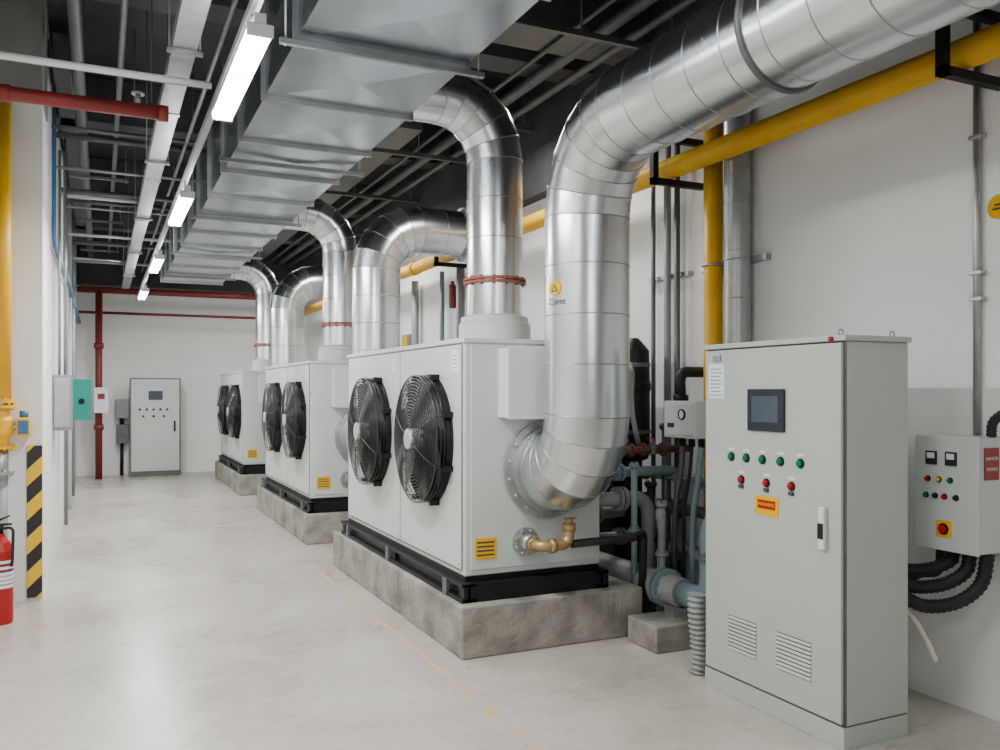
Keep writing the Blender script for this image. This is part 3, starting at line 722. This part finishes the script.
for x, y, z, r, m in ((3.30, 4.86, 1.10, .022, 'bluegrey'), (3.70, 5.05, 1.35, .03, 'dsteel'), (3.44, 4.74, .84, .026, 'greypipe'), (3.52, 4.98, .95, .028, 'rubber')):
    mb = MB().cyl((x, y, 0), (x, y, z), r, n=14); flange(mb, (x, y, z*.6), (0,0,1), r*1.8, .016, 6, .006); flange(mb, (x, y, z), (0,0,1), r*1.6, .02, 6, .006)
    mb.obj('standpipe', m, pm)
for z, m, r in ((.78, 'dsteel', .04), (.50, 'greypipe', .045), (.99, 'bluegrey', .025)):
    mb = MB().cyl((3.70, 3.85, z), (3.70, 5.7, z), r, n=16)
    for y in (4.05, 4.25, 4.9, 5.3): flange(mb, (3.70, y, z), (0,1,0), r*1.8, .016, 6, .006)
    mb.box(3.68, 3.949, 4.13, 4.154, z-r-.02, z-r).obj('header_pipe', m, pm)
bv = root('drain_valve', (2.55, 4.65, .6), 'brass drain valve at bottom of condenser end', 'valve')
smooth_tube(MB(), [(2.437, 4.70, .653), (2.437, 4.60, .653), (2.64, 4.60, .653), (2.64, 4.60, .79)], .034, .06, 8, 16).obj('valve_elbow', 'brass', bv)
for p0, p1 in (((2.437, 4.70, .653), (2.437, 4.66, .653)), ((2.50, 4.60, .653), (2.54, 4.60, .653)), ((2.64, 4.60, .74), (2.64, 4.60, .78))):
    MB().cyl(p0, p1, .048, n=6).obj('hex_nut', 'brass', bv)
MB().cyl((2.64, 4.60, .78), (2.64, 4.60, .81), .022).box(2.60, 2.69, 4.59, 4.61, .808, .818).obj('valve_lever', 'brass', bv)
smooth_tube(MB(), [(2.66, 4.60, .653), (3.12, 4.60, .66), (3.28, 4.72, .66), (3.28, 4.75, .0)], .026, .05, 6, 14).obj('drain_pipe', 'rubber', bv, label='black drain pipe')

# ---------------------------------------------------------------- left column equipment
gl = root('gas_drop', (-.645, 7.25, 1.2), 'yellow gas drop pipe with valve on white column', 'pipe')
MB().cyl((-.665, 7.28, 1.55), (-.665, 7.28, 3.82), .068, n=24).obj('pipe_run', 'yellow', gl)
mb = MB(); flange(mb, (-.665, 7.28, 1.53), (0,0,1), .10, .022, 8, .009); flange(mb, (-.665, 7.28, 1.49), (0,0,1), .10, .022, 8, .009); flange(mb, (-.665, 7.28, 1.19), (0,0,1), .10, .022, 8, .009); mb.obj('pipe_flange', 'yellow', gl)
MB().lathe((-.665, 7.28, 1.19), (0,0,1), [(0,.055), (.06,.06), (.10,.085), (.20,.085), (.24,.06), (.30,.055)], 24).obj('valve_body', 'yellow', gl)
MB().cyl((-.60, 7.28, 1.34), (-.54, 7.28, 1.34), .03).obj('valve_stem', 'steel', gl)
MB().box(-.56, -.47, 7.20, 7.36, 1.27, 1.41).obj('valve_actuator', 'yellow', gl, .012)
MB().box(-.55, -.48, 7.19, 7.20, 1.29, 1.39).obj('actuator_cover', 'blue', gl, .004, label='blue actuator cover')
MB().cyl((-.515, 7.28, 1.41), (-.515, 7.28, 1.46), .03).obj('actuator_cap', 'blue', gl)
MB().cyl((-.665, 7.28, .95), (-.665, 7.28, 1.18), .05).obj('lower_pipe', 'steel', gl)
mb = MB(); flange(mb, (-.665, 7.28, 1.0), (0,0,1), .09, .02, 8, .008); mb.obj('lower_flange', 'steel', gl)
MB().cyl((-.665, 7.28, 0), (-.665, 7.28, .95), .045).obj('stand_pipe', 'greypipe', gl)
MB().box(-.505, -.402, 7.395, 7.418, .03, 1.19).obj('corner_guard', 'hazard', label='black and yellow striped corner guard on column', cat='corner guard')
fx = -.625
fe = root('fire_extinguisher', (fx, 6.8, 0), 'red fire extinguisher standing beside the column', 'fire extinguisher')
MB().lathe((fx, 6.8, 0), (0,0,1), [(0,0), (0,.075), (.02,.08), (.50,.08), (.56,.06), (.60,.03), (.62,.03), (.62,0)], 32).obj('cylinder_body', 'exting', fe)
lb = MB().lathe((fx, 6.8, .25), (0,0,1), [(0,.0805), (.19,.0805)], 32).obj('instruction_label', 'paper', fe, label='white instruction label')
for z, h in ((.27, .012), (.30, .008), (.33, .008), (.36, .02), (.40, .02)):
    MB().lathe((fx, 6.8, z), (0,0,1), [(0,.0811), (h,.0811)], 32).obj('label_print', 'dred' if h > .015 else 'greypipe', lb)
MB().cyl((fx, 6.8, .62), (fx, 6.8, .68), .02).box(fx-.02, fx+.07, 6.79, 6.81, .675, .688).poly([(fx-.02,6.79,.70), (fx+.06,6.79,.735), (fx+.06,6.79,.745), (fx-.02,6.79,.715)], (0,.02,0)).obj('lever_head', 'black', fe)
smooth_tube(MB(), [(fx+.02, 6.76, .66), (fx+.085, 6.72, .67), (fx+.08, 6.72, .45), (fx+.075, 6.72, .40)], .010, .03).obj('discharge_hose', 'rubber', fe)
b = root('switch_box', (-.3, 9.0, 1.2), 'grey metal switch box on white wall', 'electrical box')
MB().box(-.398, -.24, 8.9, 9.3, 1.24, 1.76).obj('box_body', 'greypipe', b, .006)
MB().box(-.385, -.255, 8.89, 8.9, 1.27, 1.73).obj('box_door', 'steel', b, .003)
for x in (-.35, -.30): MB().cyl((x, 9.1, 1.76), (x, 9.1, 3.9), .014, n=10).obj('conduit_run', 'steel', b)
b = root('switch_box', (-.2, 10.3, 1.25), 'teal green electrical box projecting from wall', 'electrical box')
MB().box(-.27, -.09, 10.2, 10.5, 1.30, 1.74).obj('box_body', 'teal', b, .01)
MB().box(-.398, -.27, 10.25, 10.45, 1.35, 1.65).obj('mounting_block', 'greypipe', b)
MB().lathe((-.18, 10.2, 1.5), (0,-1,0), [(0,.03), (.02,.03), (.02,0)], 16).obj('knob', 'black', b)
for x, y, r in ((-.365, 8.4, .018), (-.33, 9.9, .014)):
    smooth_tube(MB(), [(x, y, 4.29), (x, y, 2.9), (x, 17.9, 2.9)], r, .12).obj('blue_pipe', 'blue', label='thin blue pipe along white wall', cat='pipe')
for y, m in ((11.5, 'greypipe'), (13.0, 'white'), (14.6, 'bluegrey')):
    MB().cyl((-.37, y, 0), (-.37, y, 4.29), .022).obj('wall_pipe', m, label='vertical pipe on white aisle wall', cat='pipe')

# ---------------------------------------------------------------- end wall equipment
c2 = root('distribution_cabinet', (.95, 17.6, 0), 'pale grey distribution cabinet against the end wall', 'electrical cabinet')
MB().box(.51, 1.40, 17.42, 17.69, 0, 1.86).obj('cabinet_body', 'unit', c2, .006)
d2 = MB().box(.53, 1.38, 17.40, 17.42, .1, 1.84).obj('cabinet_door', 'unit', c2, .004)
MB().box(.505, 1.405, 17.415, 17.42, 0, 1.865).obj('door_gap', 'dsteel', c2)
MB().box(.83, 1.08, 17.39, 17.40, 1.45, 1.62).obj('display', 'screen', d2)
for x in (.68, .80, .92, 1.04, 1.16): MB().cyl((x, 17.375, 1.27), (x, 17.40, 1.27), .022, n=10).obj('button', 'black' if x != .92 else 'dred', d2)
for x in (.74, .92, 1.10): MB().cyl((x, 17.375, 1.14), (x, 17.40, 1.14), .022, n=10).obj('button', 'dred' if x != .92 else 'black', d2)
MB().box(1.28, 1.31, 17.375, 17.40, .85, 1.05).obj('door_handle', 'black', d2)
b = root('valve_station', (.38, 17.75, .6), 'grey pump control with gauges on end wall', 'electrical box')
MB().box(.27, .50, 17.7, 17.999, 1.1, 1.46).obj('box_body', 'greypipe', b, .006)
MB().box(.29, .48, 17.72, 17.999, .62, .98).obj('lower_box', 'dsteel', b, .006)
MB().cyl((.38, 17.85, .98), (.38, 17.85, 1.1), .04).obj('link_pipe', 'black', b)
MB().cyl((.38, 17.85, 0), (.38, 17.85, .62), .03).obj('stand_pipe', 'black', b)

# ---------------------------------------------------------------- lighting
def area(loc, sx, sy, power, rot=(0,0,0), col=(1.0, .99, .975)):
    l = bpy.data.lights.new('area', 'AREA'); l.shape = 'RECTANGLE'; l.size = sx; l.size_y = sy; l.energy = power; l.color = col
    o = bpy.data.objects.new('batten_and_fill_light', l); C.objects.link(o); o.location = loc; o.rotation_euler = rot
for y, p in ((-1.0, 42), (4.28, 102), (7.57, 90), (10.9, 80), (14.3, 76)): area((.61, y, 3.085), .16, 1.2, p)  # light of the battens; first one is added behind the camera, no batten
for x, y, z, p in ((1.9, 2.0, 3.3, 22), (3.15, 6.5, 3.95, 50), (3.15, 11.0, 3.95, 58), (3.15, 15.3, 3.95, 60)): area((x, y, z), .25, 1.4, p)  # added fill lamps towards the right side, no fittings modelled
area((-.9, 2.0, 3.4), .3, 1.6, 50)  # added fill lamp at near left, without a fitting
area((0.2, -2.6, 2.8), 2.0, 1.2, 28, (math.radians(70), 0, math.radians(-15)))  # added fill behind the camera, tilted into the room
w = bpy.data.worlds.new('world'); bpy.context.scene.world = w; w.use_nodes = True
bg = w.node_tree.nodes['Background']; bg.inputs['Color'].default_value = (.97, .98, 1, 1); bg.inputs['Strength'].default_value = .22

# ---------------------------------------------------------------- camera
cam = bpy.data.cameras.new('camera'); cam.sensor_width = 36; cam.lens = 30.6; cam.shift_y = .017; cam.clip_start = .05
co = bpy.data.objects.new('camera', cam); C.objects.link(co); co.location = (0, 0, 1.6)
co.rotation_euler = (math.radians(90), 0, math.radians(-25.2))
bpy.context.scene.camera = co
